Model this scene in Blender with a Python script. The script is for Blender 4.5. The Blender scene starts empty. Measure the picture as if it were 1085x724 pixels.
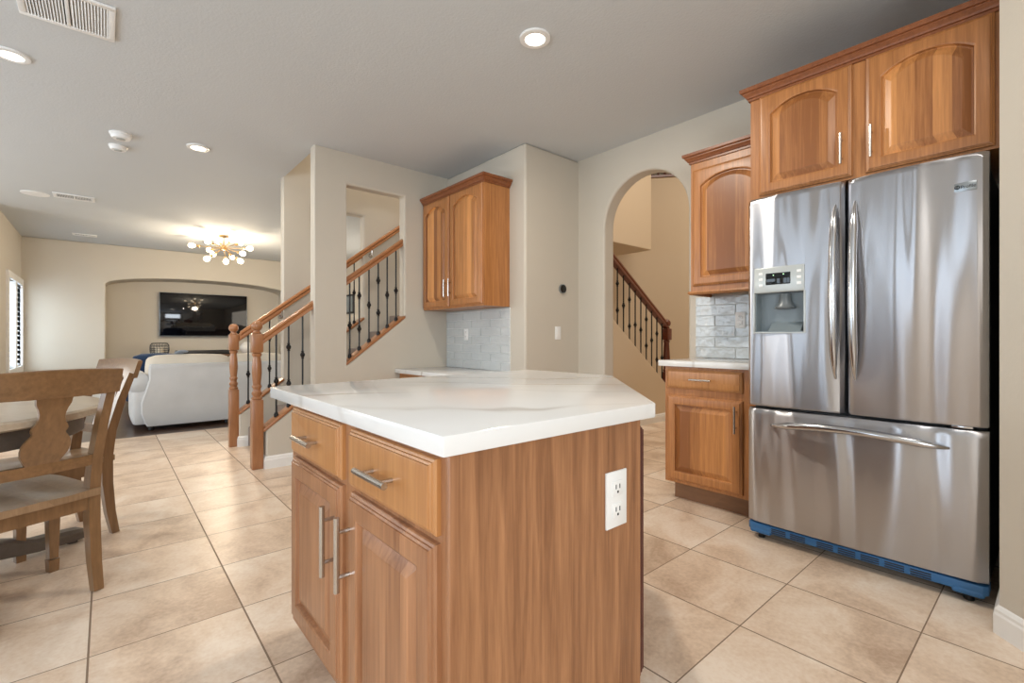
import bpy, bmesh, math, random
from mathutils import Vector, Matrix
random.seed(7)
PI = math.pi
S = bpy.context.scene
COL = S.collection

# ------------------------------------------------------------------ camera
YAW = math.radians(40.6)
cd = bpy.data.cameras.new('camera')
cam = bpy.data.objects.new('camera', cd); COL.objects.link(cam)
cam.location = (0, 0, 1.06)
cam.rotation_euler = (PI/2, 0, -YAW)
cd.sensor_width = 36; cd.lens = 501/1085*36
cd.shift_y = -3.2/1085
cd.clip_start = 0.05
S.camera = cam
VIEW = Vector((math.sin(YAW), math.cos(YAW), 0)); RIGHT = Vector((math.cos(YAW), -math.sin(YAW), 0))

# ------------------------------------------------------------------ exposure, world, lights
S.view_settings.view_transform = 'Standard'
S.view_settings.look = 'None'
S.view_settings.gamma = 1
S.view_settings.use_curve_mapping = False
S.view_settings.exposure = 0.02
W = bpy.data.worlds.new('daylight'); S.world = W; W.use_nodes = True
wb = W.node_tree.nodes['Background']
wb.inputs[0].default_value = (0.74, 0.87, 1.0, 1); wb.inputs[1].default_value = 1.6

def area(name, loc, rot, sx, sy, power, color=(1, 1, 1), spread=PI):
    l = bpy.data.lights.new(name, 'AREA'); l.shape = 'RECTANGLE'; l.size = sx; l.size_y = sy
    l.energy = power; l.color = color; l.spread = spread
    o = bpy.data.objects.new(name, l); COL.objects.link(o); o.location = loc; o.rotation_euler = rot
    return o
DAY = (0.72, 0.86, 1.0)
# daylight entering the openings of the left wall, the back wall and the shutters
for y0, y1, pw in ((.70, 1.20, 11), (1.34, 1.88, 12), (2.62, 3.26, 14)):
    area('daylight_patio_door', (-3.18, (y0+y1)/2, 1.08), (0, -PI/2, 0), 2.0, y1-y0, pw, DAY)
area('daylight_dining_window', (-3.18, 4.9, 1.5), (0, -PI/2, 0), 1.3, 2.4, 34, DAY)
area('daylight_family_window', (-3.18, 7.2, 1.5), (0, -PI/2, 0), 1.3, 1.6, 48, (1, .93, .84))
area('daylight_kitchen_window', (-1.6, -2.4, 1.6), (PI/2, 0, 0), 2.2, 1.1, 120, (.86, .93, 1))
area('daylight_family_shutters', (-1.45, 10.3, 1.35), (0, -PI/2, 0), 1.5, 1.7, 60, DAY)
area('kitchen_fill', (1.5, -.1, 2.71), (0, 0, 0), .3, .3, 9, (1, .94, .86))  # added lamp out of view, lifts the near floor and right ceiling
area('foyer_fill', (6.2, 2.2, 5.4), (0, 0, 0), 1.6, 1.6, 120, (1.0, 0.90, 0.78))  # unseen lamp, added for the warm foyer light
area('stairwell_fill', (2.5, 4.8, 5.45), (0, 0, 0), .8, .6, 60, (1.0, 0.90, 0.78))  # added fill high in the shaft, brightens the dark stairwell
area('family_room_fill', (3.98, 8.3, 1.5), (0, PI/2, 0), 1.3, 2.2, 28, (1, .90, .76))  # added warm fill on a windowless wall, not daylight

# ------------------------------------------------------------------ materials
def lin(c):
    return tuple(((x/255)/12.92 if x/255 <= .04045 else ((x/255+.055)/1.055)**2.4) for x in c)
class NT:
    def __init__(s, name):
        s.m = bpy.data.materials.new(name); s.m.use_nodes = True
        s.t = s.m.node_tree; s.b = s.t.nodes['Principled BSDF']
    def n(s, typ, **kw):
        nd = s.t.nodes.new(typ)
        for k, v in kw.items(): setattr(nd, k, v)
        return nd
    def l(s, a, b): s.t.links.new(a, b)
    def setin(s, nd, i, v):
        if hasattr(v, 'links') or isinstance(v, bpy.types.NodeSocket): s.l(v, nd.inputs[i])
        else: nd.inputs[i].default_value = v
    def math(s, op, a, b=0.0, c=0.0):
        nd = s.n('ShaderNodeMath', operation=op)
        for i, v in enumerate((a, b, c)): s.setin(nd, i, v)
        return nd.outputs[0]
    def obj(s): return s.n('ShaderNodeTexCoord').outputs['Object']
    def geo(s): return s.n('ShaderNodeNewGeometry').outputs['Position']
    def sep(s, v):
        nd = s.n('ShaderNodeSeparateXYZ'); s.l(v, nd.inputs[0]); return nd.outputs
    def comb(s, x, y, z):
        nd = s.n('ShaderNodeCombineXYZ')
        for i, v in enumerate((x, y, z)): s.setin(nd, i, v)
        return nd.outputs[0]
    def noise(s, vec, scale=5, detail=3, rough=.5, dist=0.0):
        nd = s.n('ShaderNodeTexNoise'); s.l(vec, nd.inputs['Vector'])
        nd.inputs['Scale'].default_value = scale; nd.inputs['Detail'].default_value = detail
        nd.inputs['Roughness'].default_value = rough; nd.inputs['Distortion'].default_value = dist
        return nd.outputs['Fac']
    def mapv(s, vec, sc):
        nd = s.n('ShaderNodeMapping'); s.l(vec, nd.inputs[0]); nd.inputs['Scale'].default_value = sc; return nd.outputs[0]
    def ramp(s, f, stops):
        nd = s.n('ShaderNodeValToRGB'); s.l(f, nd.inputs[0]); r = nd.color_ramp
        while len(r.elements) < len(stops): r.elements.new(.5)
        for e, (p, c) in zip(r.elements, stops): e.position = p; e.color = (*c, 1)
        return nd.outputs[0]
    def mix(s, f, a, b, blend='MIX'):
        nd = s.n('ShaderNodeMix', data_type='RGBA', blend_type=blend)
        s.setin(nd, 0, f)
        for i, v in ((6, a), (7, b)):
            if isinstance(v, tuple): nd.inputs[i].default_value = (*v[:3], 1)
            else: s.l(v, nd.inputs[i])
        return nd.outputs[2]
    def base(s, c):
        if isinstance(c, tuple): s.b.inputs['Base Color'].default_value = (*c[:3], 1)
        else: s.l(c, s.b.inputs['Base Color'])
    def bump(s, h, strength=.2, dist=.01):
        nd = s.n('ShaderNodeBump'); s.l(h, nd.inputs['Height'])
        nd.inputs['Strength'].default_value = strength; nd.inputs['Distance'].default_value = dist
        s.l(nd.outputs[0], s.b.inputs['Normal'])
    def p(s, **kw):
        names = dict(rough='Roughness', metal='Metallic', coat='Coat Weight', coatr='Coat Roughness', spec='Specular IOR Level',
                     aniso='Anisotropic', anrot='Anisotropic Rotation', sheen='Sheen Weight', emit='Emission Strength', trans='Transmission Weight', alpha='Alpha')
        for k, v in kw.items(): s.setin(s.b, names[k], v)
        return s

def plain(name, rgb, rough=.5, metal=0, **kw):
    m = NT(name)
    c = lin(rgb)
    f = m.noise(m.obj(), 14, 3)
    m.base(m.mix(f, tuple(x*.94 for x in c), tuple(min(1, x*1.05) for x in c)))
    m.p(rough=rough, metal=metal, **kw)
    return m.m
def paint(name, rgb, bump=.12, rough=.6):
    m = NT(name); c = lin(rgb); g = m.geo()
    f = m.noise(g, 1.3, 2)
    m.base(m.mix(f, tuple(x*.97 for x in c), c))
    h = m.noise(g, 70, 4, .6)
    m.bump(h, bump, .006); m.p(rough=rough, spec=.3)
    return m.m
M = {}
M['wall'] = paint('wall_paint', (200, 192, 178))
M['foyer'] = paint('foyer_paint', (212, 194, 168))
M['ceil'] = paint('ceiling_paint', (204, 208, 210), .35, .75)
M['trim'] = plain('white_trim', (232, 230, 226), .4)
def louvre():
    m = NT('thin_white_shutter_louvre'); m.base(lin((240, 240, 238))); m.p(rough=.5)
    tr = m.n('ShaderNodeBsdfTranslucent'); tr.inputs[0].default_value = (.9, .92, .95, 1)
    mx = m.n('ShaderNodeMixShader'); mx.inputs[0].default_value = .6
    m.l(m.b.outputs[0], mx.inputs[1]); m.l(tr.outputs[0], mx.inputs[2]); m.l(mx.outputs[0], m.t.nodes['Material Output'].inputs[0])
    return m.m
M['louvre'] = louvre()
M['plastic'] = plain('white_plastic', (236, 236, 234), .35)
M['dark_slot'] = plain('dark_slot', (28, 28, 28), .6)

def wood(name, lo, hi, stave=.09, grain=(38, 38, 1.6), rough=.38, axis=2, contrast=.55, coat=.15, fig=.5, stave_amt=.5):
    m = NT(name); v = m.obj(); x, y, z = m.sep(v)
    ax = [x, y, z]; along = ax[axis]; across = [a for i, a in enumerate(ax) if i != axis]
    u = m.math('ADD', across[0], across[1])
    sid = m.math('FLOOR', m.math('DIVIDE', u, stave))
    wn = m.n('ShaderNodeTexWhiteNoise', noise_dimensions='1D'); m.l(sid, wn.inputs['W'])
    sv = wn.outputs[0]
    off = m.math('MULTIPLY', sv, 17.0)
    vec = m.comb(m.math('ADD', across[0], off), m.math('ADD', across[1], off), m.math('ADD', along, off))
    fine = m.noise(m.mapv(vec, tuple(q*2.2 for q in grain)), 1.0, 5, .65, .3)
    broad = m.noise(m.mapv(vec, tuple(q*.20 for q in grain)), 1.0, 4, .55, .8)
    rg = m.math('PINGPONG', m.math('MULTIPLY', broad, 11.0), 1.0)
    f = m.math('ADD', m.math('MULTIPLY', fine, contrast), m.math('MULTIPLY', rg, fig*.35))
    f = m.math('ADD', f, m.math('MULTIPLY', m.math('SUBTRACT', sv, .5), stave_amt))
    col = m.ramp(f, [(.10, lin(lo)), (.9, lin(hi))])
    m.base(col); m.p(rough=rough, coat=coat, coatr=.3)
    m.bump(fine, .06, .002)
    return m.m
M['cab'] = wood('honey_maple_cabinet_wood', (136, 82, 38), (236, 166, 98), .062, (38, 38, 1.6), .36, 2, .60, .2, .30, .62)
M['cabf'] = wood('honey_maple_frame_wood', (128, 76, 34), (222, 154, 92), 9.0, (38, 38, 1.6), .36, 2, .66, .2, .30, 0)
M['crown'] = wood('dark_stained_crown_wood', (104, 54, 26), (172, 106, 60), 9.0, (38, 5, 38), .36, 1, .60, .2, .30, 0)
M['cabi'] = wood('brown_island_door_wood', (126, 80, 48), (210, 154, 110), .07, (38, 38, 1.6), .36, 2, .60, .2, .30, .22)
M['cabh'] = wood('honey_maple_drawer_wood', (154, 98, 50), (220, 164, 104), .5, (38, 1.6, 38), .34, 1, .6, .2, .2, .05)
M['panel'] = wood('cherry_panel_wood', (100, 58, 32), (196, 142, 98), 9.0, (36, 36, 1.9), .42, 2, .72, .08, .60, 0)
M['cabdark'] = wood('cherry_edge_wood', (78, 38, 28), (116, 62, 46), .3, (40, 40, 2), .35)
M['oak'] = wood('oak_stair_rail_wood', (140, 90, 54), (194, 138, 92), .4, (40, 40, 4), .3, 2, .6, .3, .3, .1)
M['oakcap'] = wood('oak_cap_wood', (136, 84, 46), (192, 132, 82), .5, (4, 40, 40), .35, 0, .6, .25, .3, .1)
M['redrail'] = wood('reddish_foyer_rail_wood', (84, 38, 22), (142, 72, 42), .5, (4, 40, 40), .3, 0, .5, .3, .3, .1)
M['chair'] = wood('weathered_brown_chair_wood', (98, 70, 42), (156, 118, 80), .5, (30, 30, 3), .34, 2, .7, .5, .3, .1)
M['chairx'] = wood('weathered_brown_rail_wood', (98, 70, 42), (156, 118, 80), .5, (3, 30, 30), .34, 0, .7, .5, .3, .1)
M['seatw'] = wood('weathered_seat_wood', (118, 92, 66), (172, 142, 110), .11, (30, 3, 30), .30, 1, .7, .3, .3, .15)
M['tabletop'] = wood('pale_greyed_table_wood', (158, 142, 122), (204, 190, 170), .14, (3, 30, 30), .3, 0, .6, .3, .3, .15)
M['apron'] = wood('dark_grey_table_base_wood', (78, 68, 60), (108, 98, 88), .5, (3, 30, 30), .45, 0, .5, .1, .3, .1)
M['floorwood'] = wood('dark_floor_wood', (58, 40, 30), (98, 72, 54), .13, (2, 30, 30), .3, 0, .5, .3, .3, .3)
M['consolew'] = wood('walnut_console_wood', (110, 76, 50), (150, 108, 74), .5, (3, 30, 30), .4, 0, .6, .1, .3, .1)
M['steel'] = None
def steel():
    m = NT('brushed_stainless_steel'); v = m.obj()
    # ripples of the pressed sheet: long vertical waves, plus fine brush lines
    x, y, z = m.sep(v)
    wv = m.noise(m.comb(m.math('MULTIPLY', x, 2.0), m.math('MULTIPLY', y, 5.8), m.math('MULTIPLY', z, .5)), 1.0, 1, .4, .3)
    br = m.noise(m.comb(m.math('MULTIPLY', x, 30), m.math('MULTIPLY', y, 4.0), m.math('MULTIPLY', z, 900)), 1.0, 2)
    h = m.math('ADD', wv, m.math('MULTIPLY', br, .0006))
    m.bump(h, 1.0, .045)
    m.base((.50, .50, .52)); m.p(metal=1, rough=.31, aniso=.97, anrot=.25)
    tg = m.n('ShaderNodeTangent', direction_type='RADIAL', axis='Z'); m.l(tg.outputs[0], m.b.inputs['Tangent'])
    return m.m
M['steel'] = steel()
M['nickel'] = plain('brushed_nickel', (196, 192, 186), .25, 1)
M['steelh'] = plain('polished_steel_handle', (190, 190, 192), .18, 1)
M['fridgeside'] = plain('dark_grey_fridge_casing', (52, 56, 60), .45)
M['grille'] = plain('blue_lit_kick_grille', (48, 100, 148), .45)  # blue of the window light is put into this base colour
M['disp'] = plain('silver_dispenser_plastic', (186, 190, 188), .35, .3)
M['recess'] = plain('grey_recess_plastic', (120, 130, 134), .35)
M['screen'] = plain('dark_display_glass', (14, 18, 20), .08)
M['paddle'] = plain('grey_paddle_plastic', (104, 110, 112), .3)
M['green'] = NT('green_display_light').p(emit=1.5).m; M['green'].node_tree.nodes['Principled BSDF'].inputs['Emission Color'].default_value = (.3, .9, .3, 1)
M['iron'] = plain('black_wrought_iron', (26, 25, 26), .4, .4)
M['carpet'] = None
def fabric(name, rgb, scale=220, bump=.5, rough=.95):
    m = NT(name); c = lin(rgb); v = m.obj()
    f = m.noise(v, 5, 3); g = m.noise(v, scale, 2)
    m.base(m.mix(f, tuple(x*.86 for x in c), tuple(min(1, x*1.06) for x in c)))
    m.bump(g, bump, .004); m.p(rough=rough, sheen=.2, spec=.15)
    return m.m
M['carpet'] = fabric('grey_brown_stair_carpet', (124, 108, 96), 260, .8)
M['sofa'] = fabric('off_white_sofa_fabric', (206, 207, 207))
M['cushion'] = fabric('cream_cushion_fabric', (222, 212, 196))
M['navy'] = fabric('navy_blue_fabric', (34, 54, 84))
M['cloth'] = fabric('blue_grey_cloth', (128, 136, 146))
M['tvscreen'] = plain('black_glossy_screen', (8, 8, 12), .06)
M['silver'] = plain('silver_bezel', (150, 156, 160), .3, .8)
M['black'] = plain('black_plastic', (20, 20, 21), .4)
M['candle'] = plain('cream_candle_wax', (226, 214, 192), .5)
M['ceramic'] = plain('white_ceramic', (226, 222, 214), .3)
M['brass'] = plain('warm_brass', (190, 158, 112), .28, .9)
M['tilegrout'] = plain('pale_tile_grout', (232, 233, 231), .8)
def glow(name, rgb, st):
    m = NT(name); m.base((.9, .88, .82)); m.b.inputs['Emission Color'].default_value = (*lin(rgb), 1); m.p(emit=st); return m.m
M['bulb'] = glow('warm_glowing_bulb', (255, 232, 196), 9)
M['led'] = glow('warm_white_led_lens', (255, 240, 216), 7)
def quartz():
    m = NT('white_veined_quartz'); g = m.geo(); x, y, z = m.sep(g)
    # long soft veins running along the slab
    u = m.math('ADD', m.math('MULTIPLY', x, .651), m.math('ADD', m.math('MULTIPLY', y, .759), .21))
    v2 = m.comb(m.math('MULTIPLY', x, 1.0), m.math('MULTIPLY', y, 1.0), z)
    nz = m.noise(v2, 1.5, 3, .45)
    w = m.math('ADD', u, m.math('MULTIPLY', nz, .6))
    fr = m.n('ShaderNodeMath', operation='FRACT'); m.l(m.math('MULTIPLY', w, 3.3), fr.inputs[0])
    d = m.math('ABSOLUTE', m.math('SUBTRACT', fr.outputs[0], .5))
    gate = m.noise(g, 1.6, 2)
    vein = m.ramp(d, [(0, (1, 1, 1)), (.03, (.75, .75, .75)), (.045, (.22, .22, .22)), (.09, (0, 0, 0))])
    vein = m.math('MULTIPLY', vein, m.ramp(gate, [(.40, (.05, .05, .05)), (.58, (1, 1, 1))]))
    cloud = m.noise(g, 3.2, 3)
    base = m.mix(cloud, lin((218, 217, 214)), lin((230, 229, 227)))
    m.base(m.mix(m.math('MULTIPLY', vein, .85), base, lin((170, 160, 148)))); m.p(rough=.13, spec=.5)
    return m.m
M['quartz'] = quartz()
def glazed():
    m = NT('glazed_pale_grey_tile'); g = m.geo()
    f = m.noise(g, 6, 2)
    m.base(m.mix(f, lin((186, 191, 192)), lin((206, 210, 210)))); m.p(rough=.07, coat=.3)
    m.bump(m.noise(g, 16, 2), .28, .03)
    return m.m
M['glazed'] = glazed()
def floor_tile():
    m = NT('beige_ceramic_floor_tile'); g = m.geo(); x, y, z = m.sep(g)
    PX_, PY_ = .455, .4435
    a = m.math('DIVIDE', m.math('SUBTRACT', x, .408), PX_); b = m.math('DIVIDE', m.math('SUBTRACT', y, .777), PY_)
    def frac(q):
        nd = m.n('ShaderNodeMath', operation='FRACT'); m.l(m.math('ADD', q, 100.0), nd.inputs[0]); return nd.outputs[0]
    da = m.math('MULTIPLY', m.math('SUBTRACT', .5, m.math('ABSOLUTE', m.math('SUBTRACT', frac(a), .5))), PX_)
    db = m.math('MULTIPLY', m.math('SUBTRACT', .5, m.math('ABSOLUTE', m.math('SUBTRACT', frac(b), .5))), PY_)
    ga = m.math('LESS_THAN', da, .0030); gb = m.math('LESS_THAN', db, .0022)
    gr = m.math('MAXIMUM', ga, gb)
    wn = m.n('ShaderNodeTexWhiteNoise', noise_dimensions='2D')
    m.l(m.comb(m.math('FLOOR', m.math('ADD', a, 100.0)), m.math('FLOOR', m.math('ADD', b, 100.0)), 0.0), wn.inputs['Vector'])
    off = m.math('MULTIPLY', wn.outputs['Value'], 9.0)
    vv = m.comb(m.math('ADD', x, off), m.math('ADD', y, off), 0.0)
    n1 = m.noise(vv, 3.2, 5, .62, .6); n2 = m.noise(vv, 60, 3, .6)
    f = m.math('ADD', m.math('MULTIPLY', n1, .8), m.math('MULTIPLY', n2, .25))
    f = m.math('ADD', f, m.math('MULTIPLY', m.math('SUBTRACT', wn.outputs['Value'], .5), .10))
    c = m.ramp(f, [(.34, lin((184, 156, 132))), (.52, lin((220, 196, 172))), (.68, lin((236, 220, 202)))])
    m.base(m.mix(gr, c, lin((134, 112, 92))))
    rr = m.math('ADD', .27, m.math('MULTIPLY', n1, .16))
    m.p(rough=m.math('MAXIMUM', rr, m.math('MULTIPLY', gr, .8)), spec=.45)
    h = m.math('SUBTRACT', m.math('MULTIPLY', n2, .12), gr)
    m.bump(h, .25, .003)
    return m.m
M['tile'] = floor_tile()
M['lanternmesh'] = plain('dark_smoked_mesh', (48, 52, 56), .4, .3)

# ------------------------------------------------------------------ mesh builder
OFF = {}
class B:
    def __init__(s): s.bm = bmesh.new()
    def mark(s): s.k = len(s.bm.faces)
    def face(s, vs):
        try: return s.bm.faces.new(vs)
        except ValueError: return None
    def hull_box(s, P, bev=0, seg=2):
        bm = bmesh.new()
        v = [bm.verts.new(p) for p in P]
        for f in ((0, 3, 2, 1), (4, 5, 6, 7), (0, 1, 5, 4), (1, 2, 6, 5), (2, 3, 7, 6), (3, 0, 4, 7)): bm.faces.new([v[i] for i in f])
        bmesh.ops.recalc_face_normals(bm, faces=bm.faces)
        if bev: bmesh.ops.bevel(bm, geom=list(bm.edges), offset=bev, segments=seg, profile=.5, affect='EDGES', clamp_overlap=True)
        s.merge(bm); return s
    def merge(s, bm, mat=None):
        me = bpy.data.meshes.new('tmp'); bm.to_mesh(me); bm.free()
        if mat is not None: me.transform(mat)
        s.bm.from_mesh(me); bpy.data.meshes.remove(me)
    def box(s, x0, x1, y0, y1, z0, z1, bev=0, seg=2):
        return s.hull_box([(x0, y0, z0), (x1, y0, z0), (x1, y1, z0), (x0, y1, z0), (x0, y0, z1), (x1, y0, z1), (x1, y1, z1), (x0, y1, z1)], bev, seg)
    def obox(s, O, u, n, u0, u1, n0, n1, z0, z1, bev=0, seg=2):
        O, u, n = Vector(O), Vector(u), Vector(n); Z = Vector((0, 0, 1))
        P = [O+u*a+n*b+Z*c for c in (z0, z1) for a, b in ((u0, n0), (u1, n0), (u1, n1), (u0, n1))]
        return s.hull_box(P, bev, seg)
    def loft(s, loops, cap=True, closed=True):
        R = [[s.bm.verts.new(p) for p in lp] for lp in loops]
        n = len(R[0])
        for a, b in zip(R, R[1:]):
            for i in range(n if closed else n-1):
                j = (i+1) % n
                s.face([a[i], a[j], b[j], b[i]])
        if cap: s.face(list(reversed(R[0]))); s.face(R[-1])
        return s
    def tube(s, pts, rad, n=10, up=None):
        pts = [Vector(p) for p in pts]
        if not isinstance(rad, (list, tuple)): rad = [rad]*len(pts)
        loops = []; ref = None
        for i, p in enumerate(pts):
            d = (pts[min(i+1, len(pts)-1)]-pts[max(i-1, 0)]).normalized()
            if ref is None:
                ref = Vector((0, 0, 1)) if abs(d.z) < .9 else Vector((1, 0, 0))
            a = (ref - d*ref.dot(d)).normalized(); b = d.cross(a); ref = a
            loops.append([p+(a*math.cos(t)+b*math.sin(t))*rad[i] for t in [2*PI*k/n for k in range(n)]])
        return s.loft(loops)
    def rectsweep(s, pts, size, side=Vector((1, 0, 0))):
        # rectangular section swept along pts; size = [(half along side, half across)]
        pts = [Vector(p) for p in pts]; loops = []
        side = Vector(side)
        for i, p in enumerate(pts):
            d = (pts[min(i+1, len(pts)-1)]-pts[max(i-1, 0)]).normalized()
            c = d.cross(side).normalized(); a, b = size[i] if isinstance(size, list) else size
            loops.append([p+side*a+c*b, p-side*a+c*b, p-side*a-c*b, p+side*a-c*b])
        return s.loft(loops)
    def lathe(s, c, prof, n=24, axis='z'):
        c = Vector(c); loops = []
        for r, h in prof:
            lp = []
            for k in range(n):
                t = 2*PI*k/n; a, b = r*math.cos(t), r*math.sin(t)
                lp.append(c+{'z': Vector((a, b, h)), 'x': Vector((h, a, b)), 'y': Vector((b, h, a))}[axis])
            loops.append(lp)
        return s.loft(loops)
    def dlathe(s, c, d, prof, n=12):
        q = Vector((0, 0, 1)).rotation_difference(Vector(d).normalized()).to_matrix(); c = Vector(c)
        return s.loft([[c+q@Vector((r*math.cos(2*PI*k/n), r*math.sin(2*PI*k/n), h)) for k in range(n)] for r, h in prof])
    def sphere(s, c, r, n=12, sc=(1, 1, 1)):
        bm = bmesh.new(); bmesh.ops.create_uvsphere(bm, u_segments=n, v_segments=max(6, n//2+2), radius=r)
        bmesh.ops.scale(bm, vec=sc, verts=bm.verts); bmesh.ops.translate(bm, vec=c, verts=bm.verts)
        s.merge(bm); return s
    def prism(s, poly, a0, a1, axis='z', bev=0, seg=2):
        # poly (p,q): axis z -> (x,y); axis y -> (x,z); axis x -> (y,z)
        f = {'z': lambda p, q, a: (p, q, a), 'y': lambda p, q, a: (p, a, q), 'x': lambda p, q, a: (a, p, q)}[axis]
        bm = bmesh.new()
        lo = [bm.verts.new(f(p, q, a0)) for p, q in poly]; hi = [bm.verts.new(f(p, q, a1)) for p, q in poly]
        bm.faces.new(lo); bm.faces.new(hi); n = len(poly)
        for i in range(n): bm.faces.new([lo[i], lo[(i+1) % n], hi[(i+1) % n], hi[i]])
        bmesh.ops.recalc_face_normals(bm, faces=bm.faces)
        if bev: bmesh.ops.bevel(bm, geom=list(bm.edges), offset=bev, segments=seg, profile=.5, affect='EDGES', clamp_overlap=True)
        s.merge(bm); return s
    def soft(s, x0, x1, y0, y1, z0, z1, r=.05, puff=.02, seg=4, cuts=5):
        # a padded, rounded box
        bm = bmesh.new(); bmesh.ops.create_cube(bm, size=1)
        bmesh.ops.subdivide_edges(bm, edges=bm.edges[:], cuts=cuts, use_grid_fill=True)
        cx, cy, cz = (x0+x1)/2, (y0+y1)/2, (z0+z1)/2; sx, sy, sz = (x1-x0), (y1-y0), (z1-z0)
        for v in bm.verts:
            q = Vector((v.co.x*sx, v.co.y*sy, v.co.z*sz)); h = Vector((sx/2, sy/2, sz/2))
            rr = min(r, *(h*.98))
            inner = Vector((max(-h[i]+rr, min(h[i]-rr, q[i])) for i in range(3)))
            d = q-inner
            if d.length > 1e-6: q = inner+d.normalized()*rr
            w = [1-(2*abs(v.co[i]))**2 for i in range(3)]
            for i in range(3):
                j, k = (i+1) % 3, (i+2) % 3
                if abs(v.co[i]) > .49: q[i] += math.copysign(puff*w[j]*w[k], v.co[i])
            v.co = q+Vector((cx, cy, cz))
        s.merge(bm); return s
    def sweep(s, path, prof, closed=False):
        # profile [(out, z)] swept along a path of (x, y) with mitred corners; out is to the right of travel
        P = [Vector(p) for p in path]; n = len(P); loops = []
        for i in range(n):
            d0 = (P[i]-P[i-1]).normalized() if i > 0 else (P[1]-P[0]).normalized()
            d1 = (P[i+1]-P[i]).normalized() if i < n-1 else d0
            n0 = Vector((d0.y, -d0.x)); n1 = Vector((d1.y, -d1.x))
            m = (n0+n1).normalized(); m = m/max(.3, m.dot(n0))
            loops.append([(P[i].x+m.x*o, P[i].y+m.y*o, z) for o, z in prof])
        return s.loft(loops)
    def panel(s, O, u, n, w, h, arch=0.0, t=.023, inset=.055, slab=False, N=14):
        # a raised-panel cabinet door: concentric outlines at different depths; O is its lower-left-back corner
        O, u, n = Vector(O), Vector(u), Vector(n); Z = Vector((0, 0, 1))
        def lp(i, d, a=0.0):
            pts = [(i, i), (w-i, i)]
            for k in range(N+1):
                q = 1-2*k/N
                pts.append((w/2+q*(w/2-i), h-i-a*abs(q)**2.2))
            return [O+u*p+Z*q+n*d for p, q in pts]
        L = [lp(0, 0), lp(0, t-.014), lp(.002, t-.011), lp(.007, t-.009), lp(.008, t-.006), lp(.013, t-.004), lp(.014, t-.001), lp(.019, t)]
        if not slab:
            L += [lp(inset, t, arch), lp(inset+.005, t-.003, arch), lp(inset+.008, t-.014, arch), lp(inset+.014, t-.014, arch),
                  lp(inset+.040, t-.002, arch), lp(inset+.043, t-.001, arch)]
        bm = bmesh.new(); R = [[bm.verts.new(p) for p in l_] for l_ in L]; m = len(R[0])
        for a, b in zip(R, R[1:]):
            for i in range(m):
                f = bm.faces.new([a[i], a[(i+1) % m], b[(i+1) % m], b[i]])
                if not slab and b in R[10:]: f.material_index = 1
        bm.faces.new(R[0]); bm.faces.new(R[-1]).material_index = 0 if slab else 1
        bmesh.ops.recalc_face_normals(bm, faces=bm.faces)
        s.merge(bm); return s
    def barpull(s, c, d, n, L=.14, r=.006, stand=.032):
        # bar pull handle: rod plus two posts; c on the surface, d along the rod, n outward
        c, d, n = Vector(c), Vector(d), Vector(n)
        s.tube([c+n*stand-d*L/2, c+n*stand+d*L/2], r, 10)
        for k in (-.3, .3): s.tube([c+d*L*k, c+d*L*k+n*stand], r*.75, 8)
        return s
    def build(s, name, mat, parent=None, loc=None, smooth=35, recalc=True, mat2=None):
        if parent is not None: off = OFF[parent.name]
        else: off = Vector(loc) if loc is not None else Vector((0, 0, 0))
        bm = s.bm
        if recalc: bmesh.ops.recalc_face_normals(bm, faces=bm.faces)
        if off.length: bmesh.ops.translate(bm, vec=-off, verts=bm.verts)
        me = bpy.data.meshes.new(name); bm.to_mesh(me); bm.free()
        if smooth:
            me.polygons.foreach_set('use_smooth', [True]*len(me.polygons)); me.set_sharp_from_angle(angle=math.radians(smooth))
        me.materials.append(mat)
        if mat2 is not None:
            me.materials.append(mat2)
            for p in (me.polygons[s.k:] if hasattr(s, 'k') else []): p.material_index = 1
        o = bpy.data.objects.new(name, me); COL.objects.link(o)
        if parent is not None: o.parent = parent; OFF[o.name] = OFF[parent.name]
        else: o.location = off
        return o
def tag(o, label, cat, group=None, kind=None):
    o['label'] = label; o['category'] = cat
    if group: o['group'] = group
    if kind: o['kind'] = kind
    return o
def thing(name, label, cat, loc=(0, 0, 0), rz=0, group=None, local=False):
    o = bpy.data.objects.new(name, None); COL.objects.link(o); o.empty_display_size = .1
    o.location = loc; o.rotation_euler = (0, 0, rz)
    OFF[o.name] = Vector((0, 0, 0)) if local else Vector(loc)
    return tag(o, label, cat, group)
def dup(root, loc, rz, label):
    r = root.copy(); COL.objects.link(r); r.location = loc; r.rotation_euler = (0, 0, rz); r['label'] = label
    for c in list(root.children):
        k = c.copy(); COL.objects.link(k); k.parent = r
        for g in list(c.children):
            q = g.copy(); COL.objects.link(q); q.parent = k
    return r
def struct(name, b, mat, bev=0, seg=3):
    o = b.build(name, mat, smooth=0); o['kind'] = 'structure'
    if bev: round_edges(o, bev, seg)
    return o
def round_edges(o, w, seg=3):
    md = o.modifiers.new('bevel', 'BEVEL'); md.width = w; md.segments = seg; md.limit_method = 'ANGLE'; md.angle_limit = math.radians(50)
    o.data.polygons.foreach_set('use_smooth', [True]*len(o.data.polygons)); o.data.set_sharp_from_angle(angle=math.radians(35))
def cut(o, b):
    # subtract builder b from o (the cutter is removed again)
    c = b.build('cutter', M['wall'], smooth=0)
    md = o.modifiers.new('cut', 'BOOLEAN'); md.operation = 'DIFFERENCE'; md.solver = 'EXACT'; md.object = c
    bpy.context.view_layer.update()
    dg = bpy.context.evaluated_depsgraph_get()
    me = bpy.data.meshes.new_from_object(o.evaluated_get(dg))
    o.modifiers.clear(); old = o.data; o.data = me; bpy.data.meshes.remove(old)
    cm = c.data; bpy.data.objects.remove(c); bpy.data.meshes.remove(cm)
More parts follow.
